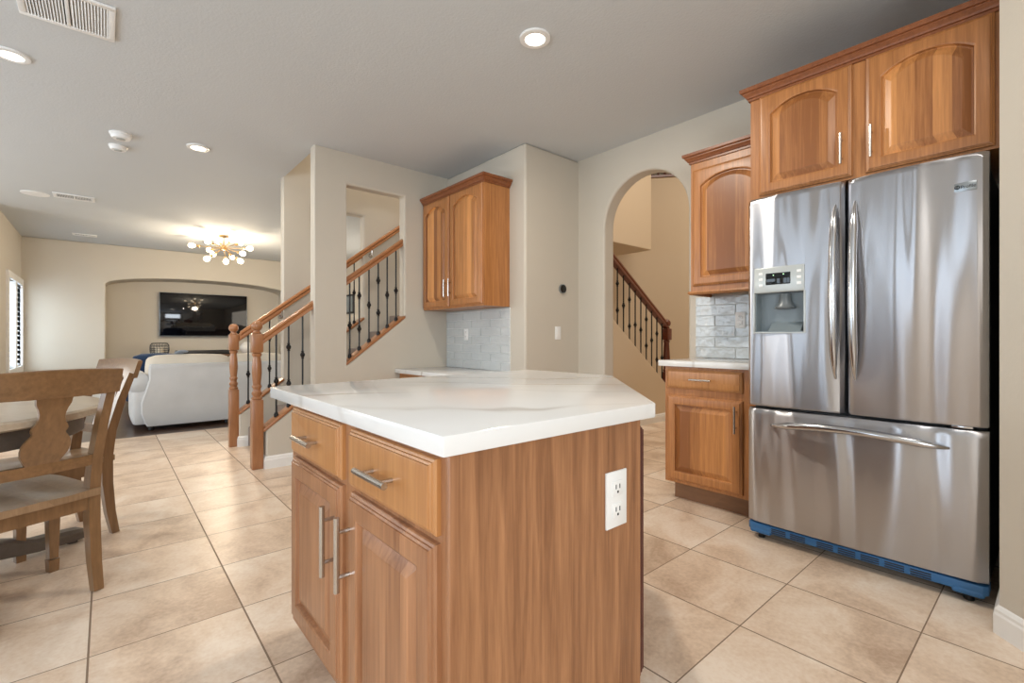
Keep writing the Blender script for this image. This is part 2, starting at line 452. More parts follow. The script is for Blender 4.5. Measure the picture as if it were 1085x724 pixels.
def arcpoly(y0, y1, zs, za, z0, n=24):
    # opening with an elliptical arched top
    c, a = (y0+y1)/2, (y1-y0)/2
    return [(y0, z0), (y1, z0)]+[(c+a*math.cos(PI*k/n), zs+(za-zs)*math.sin(PI*k/n)) for k in range(n+1)]
H = 2.74; TOP = 5.6

# ------------------------------------------------------------------ the room
b = B(); b.box(-3.4, 9.6, -2.7, 6.5, -.1, 0); struct('floor', b, M['tile'])
b = B(); b.box(-3.4, 4.2, 6.5, 12, -.1, 0.0); struct('floor_family', b, M['floorwood'])
b = B(); b.box(-3.4, 3.40, -2.7, 4.22, H, H+.2); b.box(-3.4, 1.40, 4.22, 11.2, H, H+.2); b.box(1.40, 4.2, 5.36, 11.2, H, H+.2)
struct('ceiling', b, M['ceil'])
b = B(); b.box(1.2, 10.2, -.1, 7.6, TOP, TOP+.1); struct('ceiling_foyer', b, M['ceil'])

o = struct('wall_arch', B().box(3.40, 3.54, .02, 4.22, 0, TOP), M['wall'])
cut(o, B().prism(arcpoly(1.88, 2.69, 2.055, 2.46, -.2), 3.3, 3.7, 'x')); round_edges(o, .018)
struct('wall_diagonal', B().prism([(3.5, .15), (2.435, .15), (-.25, -2.535), (3.5, -2.535)], 0, H), M['wall'], .015)
o = struct('wall_back', B().box(-3.4, 0.2, -2.62, -2.48, 0, H), M['wall'])
cut(o, B().box(-2.7, -.5, -2.8, -2.3, 1.05, 2.15))
o = struct('wall_left', B().box(-3.34, -3.2, -2.6, 8.72, 0, H), M['wall'])
for y0, y1, z0, z1 in ((.64, 1.94, .05, 2.1), (2.58, 3.30, .05, 2.1), (3.7, 6.1, .85, 2.15), (6.4, 8.0, .85, 2.15)): cut(o, B().box(-3.5, -3.0, y0, y1, z0, z1))
struct('wall_return', B().box(-3.3, -1.181, 8.6, 8.72, 0, H), M['wall'])
o = struct('wall_family_left', B().box(-1.18, -1.06, 8.6, 11.8, 0, H), M['wall'])
cut(o, B().box(-1.3, -.9, 9.62, 10.98, .62, 1.92))
o = struct('wall_far', B().box(-1.2, 4.2, 11.1, 11.3, 0, H), M['wall'])
cut(o, B().prism([(-.014, -.2), (2.99, -.2)]+[(1.488+1.502*math.cos(PI*k/28), 2.03+.18*math.sin(PI*k/28)) for k in range(29)], 11, 11.5, 'y')); round_edges(o, .018)
b = B(); b.box(-.3, 3.3, 11.75, 11.87, 0, H); b.box(-.12, -.014, 11.28, 11.76, 0, H); b.box(2.99, 3.1, 11.28, 11.76, 0, H)
struct('wall_niche', b, M['wall'])
b = B(); b.prism([(-.014, 2.4), (2.99, 2.4)]+[(1.488+1.502*math.cos(PI*k/28), 2.03+.18*math.sin(PI*k/28)) for k in range(29)], 11.28, 11.76, 'y')
struct('ceiling_niche', b, M['wall'])
struct('wall_family_right', B().box(4.05, 4.17, 5.37, 11.2, 0, H), M['wall'])

CURB = lambda x: .344+.76*(x-.99)
o = struct('wall_stair_front', B().box(1.365, 3.54, 4.22, 4.34, 0, TOP), M['wall'])
cut(o, B().prism([(1.652, CURB(1.652)-.02), (2.225, CURB(2.225)-.02), (2.225, 2.455), (1.652, 2.455)], 4.1, 4.5, 'y')); round_edges(o, .02)
o = struct('wall_stair_rear', B().box(1.39, 4.6, 5.25, 5.37, 0, TOP), M['wall'])
cut(o, B().prism([(1.66, CURB(1.66)-.02), (2.25, CURB(2.25)-.02), (2.25, 2.47), (1.66, 2.47)], 5.1, 5.5, 'y')); round_edges(o, .02)
struct('wall_block', B().box(2.72, 3.42, 3.0, 4.23, 0, H), M['wall'], .02)
for nm, y in (('wall_curb_front', 4.22), ('wall_curb_rear', 5.25)):
    struct(nm, B().prism([(.985, 0), (1.41, 0), (1.41, CURB(1.41)-.03), (.985, CURB(.985)-.03)], y, y+.12, 'y'), M['wall'], .012)
struct('wall_shaft_left', B().box(1.28, 1.40, 4.22, 5.37, H+.19, TOP), M['wall'])
# foyer
b = B(); b.box(3.5, 9.6, 0, .12, 0, TOP); b.box(9.9, 10, 0, 7.6, 0, TOP); b.box(4.2, 10, 7.4, 7.5, 0, TOP)
b.box(4.2, 4.3, 5.37, 7.4, 0, TOP)
struct('wall_foyer', b, M['foyer'])
arc = [(4.6+4.2*math.cos(math.radians(t)), 2.2+4.2*math.sin(math.radians(t))) for t in range(96, -8, -4)]
arc2 = [(4.6+4.32*math.cos(math.radians(t)), 2.2+4.32*math.sin(math.radians(t))) for t in range(-4, 100, 4)]
o = struct('wall_curved', B().prism(arc+arc2, 0, 4.06), M['foyer'])
o.data.polygons.foreach_set('use_smooth', [True]*len(o.data.polygons)); o.data.set_sharp_from_angle(angle=math.radians(30))
struct('wall_overhang', B().box(4.3, 7.09, 4.6, 6.3, 2.575, TOP), M['foyer'], .012)
FC = lambda x: 1.26-.73*(x-4.43)
struct('wall_foyer_curb', B().prism([(3.56, 0), (5.62, 0), (5.62, FC(5.62)), (3.56, FC(3.56))], 3.35, 3.46, 'y'), M['foyer'], .01)

# baseboards
BP = [(0, 0), (.016, 0), (.016, .07), (.012, .078), (.012, .088), (.006, .098), (0, .102)]
def skirt(name, path):
    struct(name, B().sweep(path, BP), M['trim'])
skirt('baseboard_stair', [(.985, 4.34), (.985, 4.22), (2.72, 4.22)])
skirt('baseboard_stair_rear', [(.985, 5.37), (.985, 5.25), (1.06, 5.25)])
skirt('baseboard_diagonal', [(2.9, .15), (2.435, .15), (.4, -1.885)])
skirt('baseboard_block', [(2.72, 3.19), (2.72, 3.0), (3.40, 3.0), (3.40, 2.70)])
skirt('baseboard_foyer', [(3.56, 3.35), (5.62, 3.35)])
skirt('baseboard_family', [(-1.06, 8.72), (-1.06, 11.1), (-.014, 11.1)])

# shuttered window of the family room
b = B()
for y0, y1, z0, z1 in ((9.52, 9.62, .622, 1.918), (10.98, 11.08, .622, 1.918), (9.52, 11.08, 1.92, 2.02), (9.52, 11.08, .52, .62), (10.25, 10.35, .622, 1.918)): b.box(-1.10, -1.03, y0, y1, z0, z1, .006)
struct('window_1', b, M['trim'])
b = B()
for k in range(17):
    z = .66+k*.076
    for y0, y1 in ((9.62, 10.25), (10.35, 10.98)): b.hull_box([(-1.112, y0, z+.018), (-1.110, y0, z+.012), (-1.110, y1, z+.012), (-1.112, y1, z+.018), (-1.062, y0, z-.012), (-1.060, y0, z-.018), (-1.060, y1, z-.018), (-1.062, y1, z-.012)])
sh = b.build('shutter_louvres', M['louvre'], smooth=0); sh.parent = bpy.data.objects['window_1']
# frames of the out-of-view openings that let the daylight in
b = B()
for y0, y1, z0, z1 in ((.64, 1.94, .05, 2.1), (2.58, 3.30, .05, 2.1), (3.7, 6.1, .85, 2.15), (6.4, 8.0, .85, 2.15)):
    for q in (y0, (y0+y1)/2-.03, y1-.06): b.box(-3.30, -3.23, q, q+.06, z0, z1)
    b.box(-3.30, -3.23, y0, y1, z0, z0+.06); b.box(-3.30, -3.23, y0, y1, z1-.06, z1)
struct('window_2', b, M['trim'])

# ------------------------------------------------------------------ kitchen island
X0 = .485
isl = thing('island_cabinet', 'brown wooden kitchen island cabinet under the large veined white slab', 'cabinet', (1.0, 1.2, 0))
b = B(); b.prism([(X0, .757), (1.085, .757), (1.70, 1.372), (1.70, 1.80), (X0, 1.72)], .10, .85)
b.box(.56, 1.0, .77, 1.68, 0, .11); b.prism([(.6, .77), (1.06, .77), (1.62, 1.35), (1.62, 1.68), (.6, 1.66)], 0, .11)
b.build('cabinet_body', M['cabi'], isl, smooth=0)
b = B(); b.box(X0+.022, 1.095, .745, .757, .0, .85); b.build('end_panel', M['panel'], isl, smooth=0)
b = B(); b.box(X0-.002, X0+.022, .741, .757, .0, .85, .002); b.build('corner_stile', M['cabi'], isl)
dd = Vector((1, 1, 0)).normalized(); dn = Vector((1, -1, 0)).normalized()
b = B(); b.panel(Vector((1.089, .751, .145)), dd, dn, .62, .68, 0, .021); b.build('angled_door', M['cabdark'], isl, smooth=12)
for y0, w, hy in ((1.672, .424, 1.270), (1.186, .412, 1.166)):
    d = B().panel((X0, y0, .683), (0, -1, 0), (-1, 0, 0), w, .148, slab=True).build('drawer', M['cabh'], isl, smooth=12)
    B().barpull((X0-.023, y0-w/2, .757), (0, -1, 0), (-1, 0, 0), .155, .0075).build('drawer_handle', M['nickel'], d)
    d = B().panel((X0, y0, .140), (0, -1, 0), (-1, 0, 0), w, .528, 0).build('door', M['cabi'], isl, smooth=12)
    B().barpull((X0-.023, hy, .525), (0, 0, 1), (-1, 0, 0), .185, .0075).build('door_handle', M['nickel'], d)
b = B(); b.prism([(.436, 1.815), (.443, .70), (1.098, .70), (1.765, 1.352), (1.745, 1.905)], .852, .89, bev=.003)
o = b.build('island_countertop', M['quartz'], loc=(1, 1.2, .852)); tag(o, 'large white veined quartz slab with one clipped corner on the kitchen island', 'countertop')

def outlet_plate(root_label, c, u, n, w=.074, h=.118, kind='outlet', name='wall_outlet', cat='outlet'):
    c, u, n = Vector(c), Vector(u), Vector(n)
    t = thing(name, root_label, cat, c)
    b = B(); b.obox(c, u, n, -w/2, w/2, 0, .006, -h/2, h/2, .002); b.build('cover_plate', M['plastic'], t)
    if kind == 'outlet':
        for s_ in (-1, 1):
            b = B(); b.obox(c, u, n, -w*.24, w*.24, .005, .009, s_*h*.2-h*.13, s_*h*.2+h*.13, .003)
            r = b.build('receptacle', M['plastic'], t)
            b = B(); z = s_*h*.2
            for q in (-.09, .09): b.obox(c, u, n, w*q-w*.018, w*q+w*.018, .0088, .0096, z-h*.01, z+h*.07)
            b.obox(c, u, n, -w*.035, w*.035, .0088, .0096, z-h*.085, z-h*.045)
            b.build('slots', M['dark_slot'], r)
    else:
        b = B(); b.obox(c, u, n, -w*.22, w*.22, .005, .009, -h*.29, h*.29, .002); b.build('rocker', M['plastic'], t)
    return t
outlet_plate('white outlet plate on the brown end panel of the island', (.985, .745, .652), (1, 0, 0), (0, -1, 0), .083, .142)

# ------------------------------------------------------------------ refrigerator
FX = 2.60
fr = thing('refrigerator', 'stainless steel french door refrigerator with bottom freezer drawer', 'refrigerator', (2.95, .65, 0))
b = B(); b.box(2.685, 3.37, .20, 1.095, .04, 1.775, .008); b.build('casing', M['fridgeside'], fr)
def bowed(y0, y1, z0, z1, x=FX, depth=.075, bulge=.012, r=.018):
    pts = [(x+depth, y1), (x+depth, y0)]
    n = 28
    for k in range(n+1):
        q = -1+2*k/n; y = (y0+y1)/2+q*(y1-y0)/2
        e = min(y-y0, y1-y); xx = x+bulge*q*q
        if e < r: xx += r-math.sqrt(max(0, r*r-(r-e)**2))
        pts.append((xx, y))
    bb = B(); loops = []
    for z, sh in ((z0, .006), (z0+.008, 0), (z1-.03, 0), (z1-.012, .004), (z1, .014)): loops.append([(px+(sh if px < x+depth-.001 else 0), py, z) for px, py in pts])
    bb.loft(loops); return bb
dl = bowed(.668, 1.105, .708, 1.80).build('left_door', M['steel'], fr, smooth=40)
dr = bowed(.190, .656, .708, 1.80).build('right_door', M['steel'], fr, smooth=40)
fz = bowed(.190, 1.105, .092, .692).build('freezer_drawer', M['steel'], fr, smooth=40)
for d, y in ((dl, .700), (dr, .622)):
    pts = []; rad = []
    for k in range(25):
        q = k/24; z = .87+q*.82; s_ = math.sin(PI*q)
        pts.append((FX+.012-.055*s_**.55, y, z)); rad.append(.005+.0125*min(1, s_*2.2))
    B().tube(pts, rad, 12).build('door_handle', M['steelh'], d)
pts = []; rad = []
for k in range(31):
    q = k/30; s_ = math.sin(PI*q)
    pts.append((FX+.008-.062*s_**.5, .985-q*.68, .612+.03*s_)); rad.append(.006+.012*min(1, s_*2.5))
B().tube(pts, rad, 12).build('freezer_handle', M['steelh'], fz)
b = B(); b.box(2.70, 2.72, .2, 1.09, .69, .712); b.build('door_gap_gasket', M['fridgeside'], fr)
for y in (.25, 1.04):
    b = B(); b.box(2.63, 2.80, y-.03, y+.03, 1.776, 1.80, .004); b.build('top_hinge', M['fridgeside'], fr)
b = B(); b.box(2.63, 2.655, .235, .30, .695, .706, .002); b.build('middle_hinge', M['steelh'], fr)
b = B()
gp = [(2.615, .205), (2.63, .19), (2.70, .19), (2.70, 1.105), (2.63, 1.105), (2.615, 1.09)]
b.prism(gp, .045, .083, bev=.004)
b.box(2.612, 2.66, .20, .30, .03, .06, .012); b.box(2.612, 2.66, .99, 1.095, .03, .06, .012)
b.mark()
for k in range(7):
    y = .36+k*.088+(.03 if k > 4 else 0)
    for z in (.053, .063, .073): b.box(2.6135, 2.618, y, y+.068, z-.0025, z+.0025)
b.build('kick_grille', M['grille'], fr, mat2=M['dark_slot'])
for y in (.25, 1.05): B().lathe((2.66, y, 0), [(.016, 0), (.018, .004), (.014, .04)], 12).build('foot', M['black'], fr)
# dispenser on the left door
def fr_y(px): return px
b = B(); b.box(FX-.006, FX+.03, .826, 1.066, 1.295, 1.428, .008); b.build('dispenser_panel', M['disp'], dl)
b = B(); b.box(FX-.0075, FX, .888, 1.006, 1.335, 1.396, .003)
b.build('display', M['screen'], dl)
for y in (.85, 1.03):
    for z in (1.335, 1.365, 1.395): B().box(FX-.0085, FX, y-.010, y+.010, z-.007, z+.007, .002).build('dispenser_button', M['plastic'], dl)
for y, z in ((.965, 1.382), (.918, 1.384)): B().box(FX-.0085, FX-.007, y, y+.005, z, z+.004).build('indicator', M['green'], dl)
# the cavity is cut into the door
cut(dl, B().box(2.45, 2.667, .830, 1.062, 1.092, 1.296))
dl.data.polygons.foreach_set('use_smooth', [True]*len(dl.data.polygons)); dl.data.set_sharp_from_angle(angle=math.radians(35))
b = B(); b.box(2.664, 2.674, .828, 1.064, 1.09, 1.298); b.box(2.61, 2.672, 1.056, 1.064, 1.09, 1.298); b.box(2.61, 2.672, .828, .836, 1.09, 1.298)
b.box(2.606, 2.672, .828, 1.064, 1.084, 1.098, .003); b.prism([(2.612, 1.098), (2.67, 1.098), (2.67, 1.15)], .85, 1.0, 'y')
b.build('dispenser_recess', M['recess'], dl, smooth=30)
b = B()
for y0, y1, z0, z1 in ((.822, 1.070, 1.086, 1.093), (.822, .831, 1.09, 1.30), (1.061, 1.070, 1.09, 1.30)): b.box(FX-.004, FX+.02, y0, y1, z0, z1, .002)
b.build('recess_bezel', M['disp'], dl)
b = B(); b.lathe((2.645, .93, 1.215), [(.0, -.004), (.044, -.002), (.048, .004), (.03, .03), (.026, .075)], 20); b.build('water_paddle', M['paddle'], dl)
b = B(); b.box(FX+.004, FX+.018, .222, .292, 1.650, 1.686, .002); bd = b.build('badge', M['silver'], dr)
b = B(); b.lathe((FX+.0038, .2795, 1.668), [(.0, .001), (.0085, .001), (.0085, -.0008), (.0, -.0008)], 20, 'x'); em = b.build('emblem', M['screen'], dr)
def text(txt, name, size, c, u, parent, mat):
    cu = bpy.data.curves.new('t', 'FONT'); cu.body = txt; cu.size = size; cu.align_x = 'CENTER'; cu.align_y = 'CENTER'; cu.extrude = .0004
    to = bpy.data.objects.new('t', cu); COL.objects.link(to); bpy.context.view_layer.update()
    me = bpy.data.meshes.new_from_object(to.evaluated_get(bpy.context.evaluated_depsgraph_get()))
    bpy.data.objects.remove(to); bpy.data.curves.remove(cu)
    u = Vector(u); up = Vector((0, 0, 1)); nn = u.cross(up)
    R = Matrix((u, up, nn)).transposed().to_4x4(); me.transform(Matrix.Translation(Vector(c)-OFF[parent.name])@R)
    me.materials.clear(); me.materials.append(mat); me.name = name
    o = bpy.data.objects.new(name, me); COL.objects.link(o); o.parent = parent; OFF[o.name] = OFF[parent.name]
    return o
text('GE', 'emblem_letters', .011, (FX+.0028, .2795, 1.668), (0, -1, 0), dr, M['silver'])
text('Profile', 'badge_lettering', .017, (FX+.0036, .247, 1.667), (0, -1, 0), dr, M['screen'])

# ------------------------------------------------------------------ cabinets around the refrigerator
CP = [(0, 0), (.010, 0), (.010, .012), (.017, .014), (.021, .022), (.032, .036), (.032, .042), (.040, .044), (.044, .050), (.044, .066), (0, .066)]
def crown(path, z): return B().sweep(path, [(o_, z+h_) for o_, h_ in CP])
NX = (-1, 0, 0); UY = (0, -1, 0)
t = thing('overhead_cabinet', 'honey brown wide cabinet with two arched doors above the refrigerator', 'cabinet', (3.07, .66, 1.83))
b = B(); b.box(2.76, 3.395, .165, 1.150, 1.838, 2.40); b.build('cabinet_body', M['cabf'], t, smooth=0)
for y0, w, hy in ((1.100, .430, .707), (.614, .432, .588)):
    d = B().panel((2.76, y0, 1.850), UY, NX, w, .545, .055).build('door', M['cabf'], t, smooth=12, mat2=M['cab'])
    B().barpull((2.739, hy, 1.985), (0, 0, 1), NX, .15, .006).build('door_handle', M['nickel'], d)
b = B().sweep([(2.76, .166), (2.76, 1.150), (3.395, 1.150)][::-1], [(o_ , 2.395+h_) for o_, h_ in CP]); b.build('crown_moulding', M['crown'], t, smooth=0)
t = thing('wall_cabinet', 'honey brown upper cabinet with one arched door left of the refrigerator', 'cabinet', (3.23, 1.4, 1.386))
b = B(); b.box(3.09, 3.398, 1.155, 1.690, 1.386, 2.30); b.build('cabinet_body', M['cabf'], t, smooth=0)
d = B().panel((3.09, 1.670, 1.42), UY, NX, .50, .80, .06).build('door', M['cabf'], t, smooth=12, mat2=M['cab'])
B().barpull((3.069, 1.20, 1.53), (0, 0, 1), NX, .14, .006).build('door_handle', M['nickel'], d)
b = B().sweep([(3.395, 1.690), (3.09, 1.690), (3.09, 1.156)], [(o_, 2.27+h_) for o_, h_ in CP]); b.build('crown_moulding', M['crown'], t, smooth=0)
b = B().sweep([(3.395, 1.690), (3.09, 1.690), (3.09, 1.156)], [(o_, 1.386-h_*.4) for o_, h_ in ((0, 0), (.012, .0), (.018, .03), (.006, .06), (0, .06))]); b.build('light_rail', M['cabf'], t, smooth=20)
t = thing('base_cabinet', 'honey brown base cabinet with drawer and panel door left of the refrigerator', 'cabinet', (3.1, 1.45, 0))
b = B(); b.box(2.84, 3.395, 1.155, 1.735, .115, .878); b.build('cabinet_body', M['cabf'], t, smooth=0)
b = B(); b.box(2.90, 3.39, 1.16, 1.70, 0, .118); b.build('toe_kick', M['consolew'], t, smooth=0)
d = B().panel((2.84, 1.715, .735), UY, NX, .49, .125, slab=True).build('drawer', M['cabh'], t, smooth=12)
B().barpull((2.819, 1.47, .80), (0, -1, 0), NX, .14, .006).build('drawer_handle', M['nickel'], d)
d = B().panel((2.84, 1.715, .135), UY, NX, .49, .555, 0).build('door', M['cabf'], t, smooth=12, mat2=M['cab'])
B().barpull((2.819, 1.255, .58), (0, 0, 1), NX, .16, .006).build('door_handle', M['nickel'], d)
b = B(); b.box(2.80, 3.397, 1.155, 1.765, .878, .916, .003); o = b.build('side_countertop', M['quartz'], loc=(3.1, 1.45, .878))
tag(o, 'small white quartz countertop beside the refrigerator under the arched door cabinet', 'countertop')
def backsplash(label, xw, y0, y1, z0, z1, tw, th, loc):
    t = thing('tile_backsplash', label, 'backsplash', loc)
    b = B(); b.box(xw-.006, xw-.001, y0, y1, z0, z1); b.build('grout', M['tilegrout'], t, smooth=0)
    b = B(); r = 0; z = z0+.002
    while z < z1-.01:
        zz = min(z+th-.0055, z1-.002); y = y1-.002+(tw/2 if r % 2 else 0)
        while y > y0+.01:
            a, c = max(y-tw+.005, y0+.002), min(y, y1-.002)
            if c-a > .012: b.box(xw-.013, xw-.005, a, c, z, zz, .0015, 1)
            y -= tw
        z += th; r += 1
    b.build('tiles', M['glazed'], t)
backsplash('glossy pale tile backsplash behind the small counter by the refrigerator', 3.40, 1.158, 1.815, .917, 1.37, .30, .078, (3.39, 1.5, .917))
backsplash('pale subway tile backsplash under the two-door wall cabinet', 2.72, 3.192, 4.215, .765, 1.335, .30, .079, (2.71, 3.7, .765))
outlet_plate('white outlet on the pale tile under the two-door wall cabinet', (2.707, 3.85, 1.10), (0, -1, 0), (-1, 0, 0), .07, .115)
outlet_plate('white outlet plate in the tile close beside the refrigerator', (3.387, 1.48, 1.19), (0, -1, 0), (-1, 0, 0), .07, .115)
t = thing('hanging_cabinet', 'honey brown two-door wall cabinet over the desk by the stair wall', 'cabinet', (2.57, 3.7, 1.34))
b = B(); b.box(2.435, 2.718, 3.205, 4.215, 1.342, 2.41); b.build('cabinet_body', M['cabf'], t, smooth=0)
for y0, w, hy in ((4.20, .468, 3.762), (3.712, .492, 3.682)):
    d = B().panel((2.435, y0, 1.358), UY, NX, w, 1.035, .06).build('door', M['cabf'], t, smooth=12, mat2=M['cab'])
    B().barpull((2.414, hy, 1.53), (0, 0, 1), NX, .16, .006).build('door_handle', M['nickel'], d)
b = B().sweep([(2.435, 4.215), (2.435, 3.205), (2.717, 3.205)], [(o_, 2.395+h_) for o_, h_ in CP]); b.build('crown_moulding', M['crown'], t, smooth=0)
t = thing('desk_cabinet', 'low built-in wooden desk behind the island against the stair wall', 'desk', (2.42, 3.7, 0))
b = B(); b.box(2.16, 2.71, 3.24, 4.195, .1, .728); b.box(2.22, 2.70, 3.26, 4.19, 0, .1); b.build('cabinet_body', M['cabf'], t, smooth=0)
for y0 in (4.17, 3.70): B().panel((2.16, y0, .14), UY, NX, .44, .56).build('door', M['cabf'], t, smooth=30, mat2=M['cab'])
b = B(); b.box(2.12, 2.718, 3.20, 4.215, .728, .766, .003); o = b.build('desk_countertop', M['quartz'], loc=(2.42, 3.7, .728))
tag(o, 'white quartz top of the low desk peeking out behind the island', 'countertop')
# wall fittings
t = thing('thermostat', 'small round dark thermostat on the beige wall beside the arch', 'thermostat', (3.175, 3.0, 1.515))
b = B(); b.lathe((3.175, 3.0, 1.515), [(.0, 0), (.043, 0), (.043, -.018), (.0, -.018)][::-1], 28, 'y'); b.build('ring', M['silver'], t)
b = B(); b.lathe((3.175, 3.0, 1.515), [(.0, -.0175), (.036, -.0175), (.036, -.022), (.030, -.0235), (.0, -.024)], 28, 'y'); b.build('dial_face', M['screen'], t)
outlet_plate('white rocker light switch below the round thermostat', (3.12, 3.0, 1.11), (1, 0, 0), (0, -1, 0), .074, .118, 'switch', 'light_switch', 'switch')

# ------------------------------------------------------------------ staircase and railings
st = thing('staircase', 'carpeted staircase climbing right between the two kitchen railings', 'stairs', (1.7, 4.8, 0))
n = 7
for k in range(n):
    x = 1.08+k*.25
    b = B(); b.box(x-.02, 2.84 if k == n-1 else x+.27, 4.345, 5.245, k*.19, (k+1)*.19, .015); b.build('step', M['carpet'], st)
def newel(bb, x, y, turn=True):
    s_ = .041
    bb.box(x-s_, x+s_, y-s_, y+s_, 0, .56, .004)
    bb.lathe((x, y, 0), [(.034, .555), (.040, .567), (.040, .577), (.030, .587), (.032, .597), (.038, .607), (.038, .622), (.030, .632), (.028, .65), (.036, .665), (.036, .675), (.029, .685), (.030, .70), (.037, .78), (.034, .86), (.028, .91), (.037, .925), (.037, .935), (.028, .945)], 20)
    bb.box(x-s_, x+s_, y-s_, y+s_, .945, 1.098, .008)
    bb.lathe((x, y, 0), [(.03, 1.095), (.034, 1.105), (.024, 1.118), (.024, 1.125)], 20)
    bb.sphere((x, y, 1.162), .043, 18)
RAIL = [(-.030, -.022), (.030, -.022), (.030, -.008), (.024, .002), (.030, .014), (.024, .028), (.010, .036), (-.010, .036), (-.024, .028), (-.030, .014), (-.024, .002), (-.030, -.008)]
def rail(bb, p0, p1, prof=RAIL):
    p0, p1 = Vector(p0), Vector(p1); d = (p1-p0).normalized(); side = Vector((-d.y, d.x, 0)).normalized(); upv = side.cross(d)*-1
    if upv.z < 0: upv = -upv
    vert = Vector((0, 0, 1))/max(.4, upv.z)
    return bb.loft([[q+side*a+Vector((0, 0, c/upv.z)) for a, c in prof] for q in (p0, p1)])
def baluster(x, y, z0, z1, kind, r=.0075):
    bb = B(); bb.tube([(x, y, z0), (x, y, z1)], r, 8)
    bb.lathe((x, y, 0), [(.018, z0-.004), (.019, z0+.018), (.012, z0+.034), (.008, z0+.036)], 10)
    L = z1-z0
    for q in kind:
        z = z0+q*L
        bb.lathe((x, y, 0), [(.008, z-.035), (.015, z-.031), (.009, z-.024), (.017, z-.012), (.021, z), (.017, z+.012), (.009, z+.024), (.015, z+.031), (.008, z+.035)], 10)
    return bb
RZ = lambda x: 1.085+.765*(x-.984)      # rail height of the kitchen stair
def cap(bb, x0, x1, y, f, w=.07, th=.026):
    return bb.hull_box([(x0, y-w, f(x0)-th), (x1, y-w, f(x1)-th), (x1, y+w, f(x1)-th), (x0, y+w, f(x0)-th), (x0, y-w, f(x0)), (x1, y-w, f(x1)), (x1, y+w, f(x1)), (x0, y+w, f(x0))], .006)
KIN = [(.42, ), (.28, .72), (.5, ), (.30, .74), (.45, )]
def railing(label, xs, y, nx, x1, loc):
    t = thing('stair_railing', label, 'railing', loc)
    if nx is not None:
        bb = B(); newel(bb, nx, y); bb.build('newel_post', M['oak'], t)
    bb = B(); rail(bb, (xs[0]-.06 if nx is None else nx+.035, y, RZ(xs[0]-.06 if nx is None else nx+.035)-.03), (x1, y, RZ(x1)-.03)); bb.build('handrail', M['oakcap'], t)
    for i, x in enumerate(xs):
        baluster(x, y, CURB(x), RZ(x)-.045, KIN[i % 5]).build('baluster', M['iron'], t)
    return t
Yf, Yr = 4.28, 5.31
t = railing('front wooden railing with near turned newel post and iron balusters', [1.075, 1.172, 1.285], Yf, .929, 1.372, (.95, Yf, 0))
cap(B(), .965, 1.372, Yf, CURB).build('sloped_cap', M['oakcap'], t)
t = railing('rear wooden railing with far turned newel post nearer the sofa', [1.075, 1.27], Yr, .947, 1.395, (.95, Yr, 0))
cap(B(), .985, 1.395, Yr, CURB).build('sloped_cap', M['oakcap'], t)
t = railing('sloped railing with iron balusters filling the opening in the stair wall', [1.70, 1.79, 1.885, 1.978, 2.07, 2.163], Yf, None, 2.235, (1.65, Yf, .83))
cap(B(), 1.645, 2.232, Yf, CURB).build('sloped_cap', M['oakcap'], t)
t = railing('railing seen through the stair opening in the second wall behind', [1.80, 2.0, 2.16], Yr, None, 2.255, (1.65, Yr, .83))
cap(B(), 1.655, 2.255, Yr, CURB).build('sloped_cap', M['oakcap'], t)
t = thing('wall_handrail', 'wooden handrail on metal brackets along the far stair wall', 'handrail', (1.2, 5.19, 1.2))
bb = B(); rail(bb, (.985, 5.20, RZ(.985)-.0), (2.95, 5.20, RZ(2.95)-.0)); bb.build('handrail', M['oakcap'], t)
for x in (1.36, 2.33, 2.8):
    bb = B(); bb.tube([(x, 5.25, RZ(x)-.09), (x, 5.21, RZ(x)-.085), (x, 5.20, RZ(x)-.02)], .007, 8); bb.lathe((x, 5.25, RZ(x)-.09), [(0, -.006), (.025, -.006), (.025, 0)], 12, 'y'); bb.build('bracket', M['nickel'], t)
# foyer stair seen through the arch
fs = thing('foyer_staircase', 'stair flight behind the arch descending toward the foyer', 'stairs', (5, 3.9, 0))
for k in range(7):
    x1 = 5.55-k*.26
    b = B(); b.box(x1-.28 if k < 6 else 2.86, x1, 3.47 if x1 > 3.6 or k < 6 else 3.47, 4.2, k*.19, (k+1)*.19, .012)
    if k < 6: b.build('step', M['carpet'], fs)
    else: b.bm.free()
b = B(); b.box(3.56, 4.0, 3.47, 5.24, 1.12, 1.33, .01); b.build('landing', M['carpet'], fs)
FR = lambda x: 2.0-.672*(x-4.43)
t = thing('foyer_railing', 'reddish wooden stair railing with iron balusters seen through the arch', 'railing', (5.58, 3.40, 0))
bb = B()
x, y = 5.60, 3.405
bb.box(x-.05, x+.05, y-.05, y+.05, 0, .62, .005)
bb.lathe((x, y, 0), [(.036, .615), (.046, .63), (.046, .645), (.036, .66), (.04, .70), (.046, .78), (.04, .90), (.034, 1.0), (.044, 1.02), (.034, 1.04)], 18)
bb.box(x-.05, x+.05, y-.05, y+.05, 1.04, 1.19, .008); bb.lathe((x, y, 0), [(.036, 1.188), (.044, 1.2), (.028, 1.215)], 18); bb.sphere((x, y, 1.26), .055, 18)
bb.build('newel_post', M['redrail'], t)
bb = B(); rail(bb, (3.62, y, FR(3.62)), (5.57, y, FR(5.57)), [(a*1.2, c*1.5) for a, c in RAIL]); bb.build('handrail', M['redrail'], t)
for i in range(16):
    x = 5.49-i*.118
    baluster(x, y, FC(x)+.0, FR(x)-.03, KIN[i % 5], .008).build('baluster', M['iron'], t)
t = thing('balcony_railing', 'dark wooden balcony railing on top of the curved foyer wall', 'railing', (7.5, 5.1, 4.06))
A = [(4.6+4.26*math.cos(math.radians(a_)), 2.2+4.26*math.sin(math.radians(a_))) for a_ in range(70, 14, -3)]
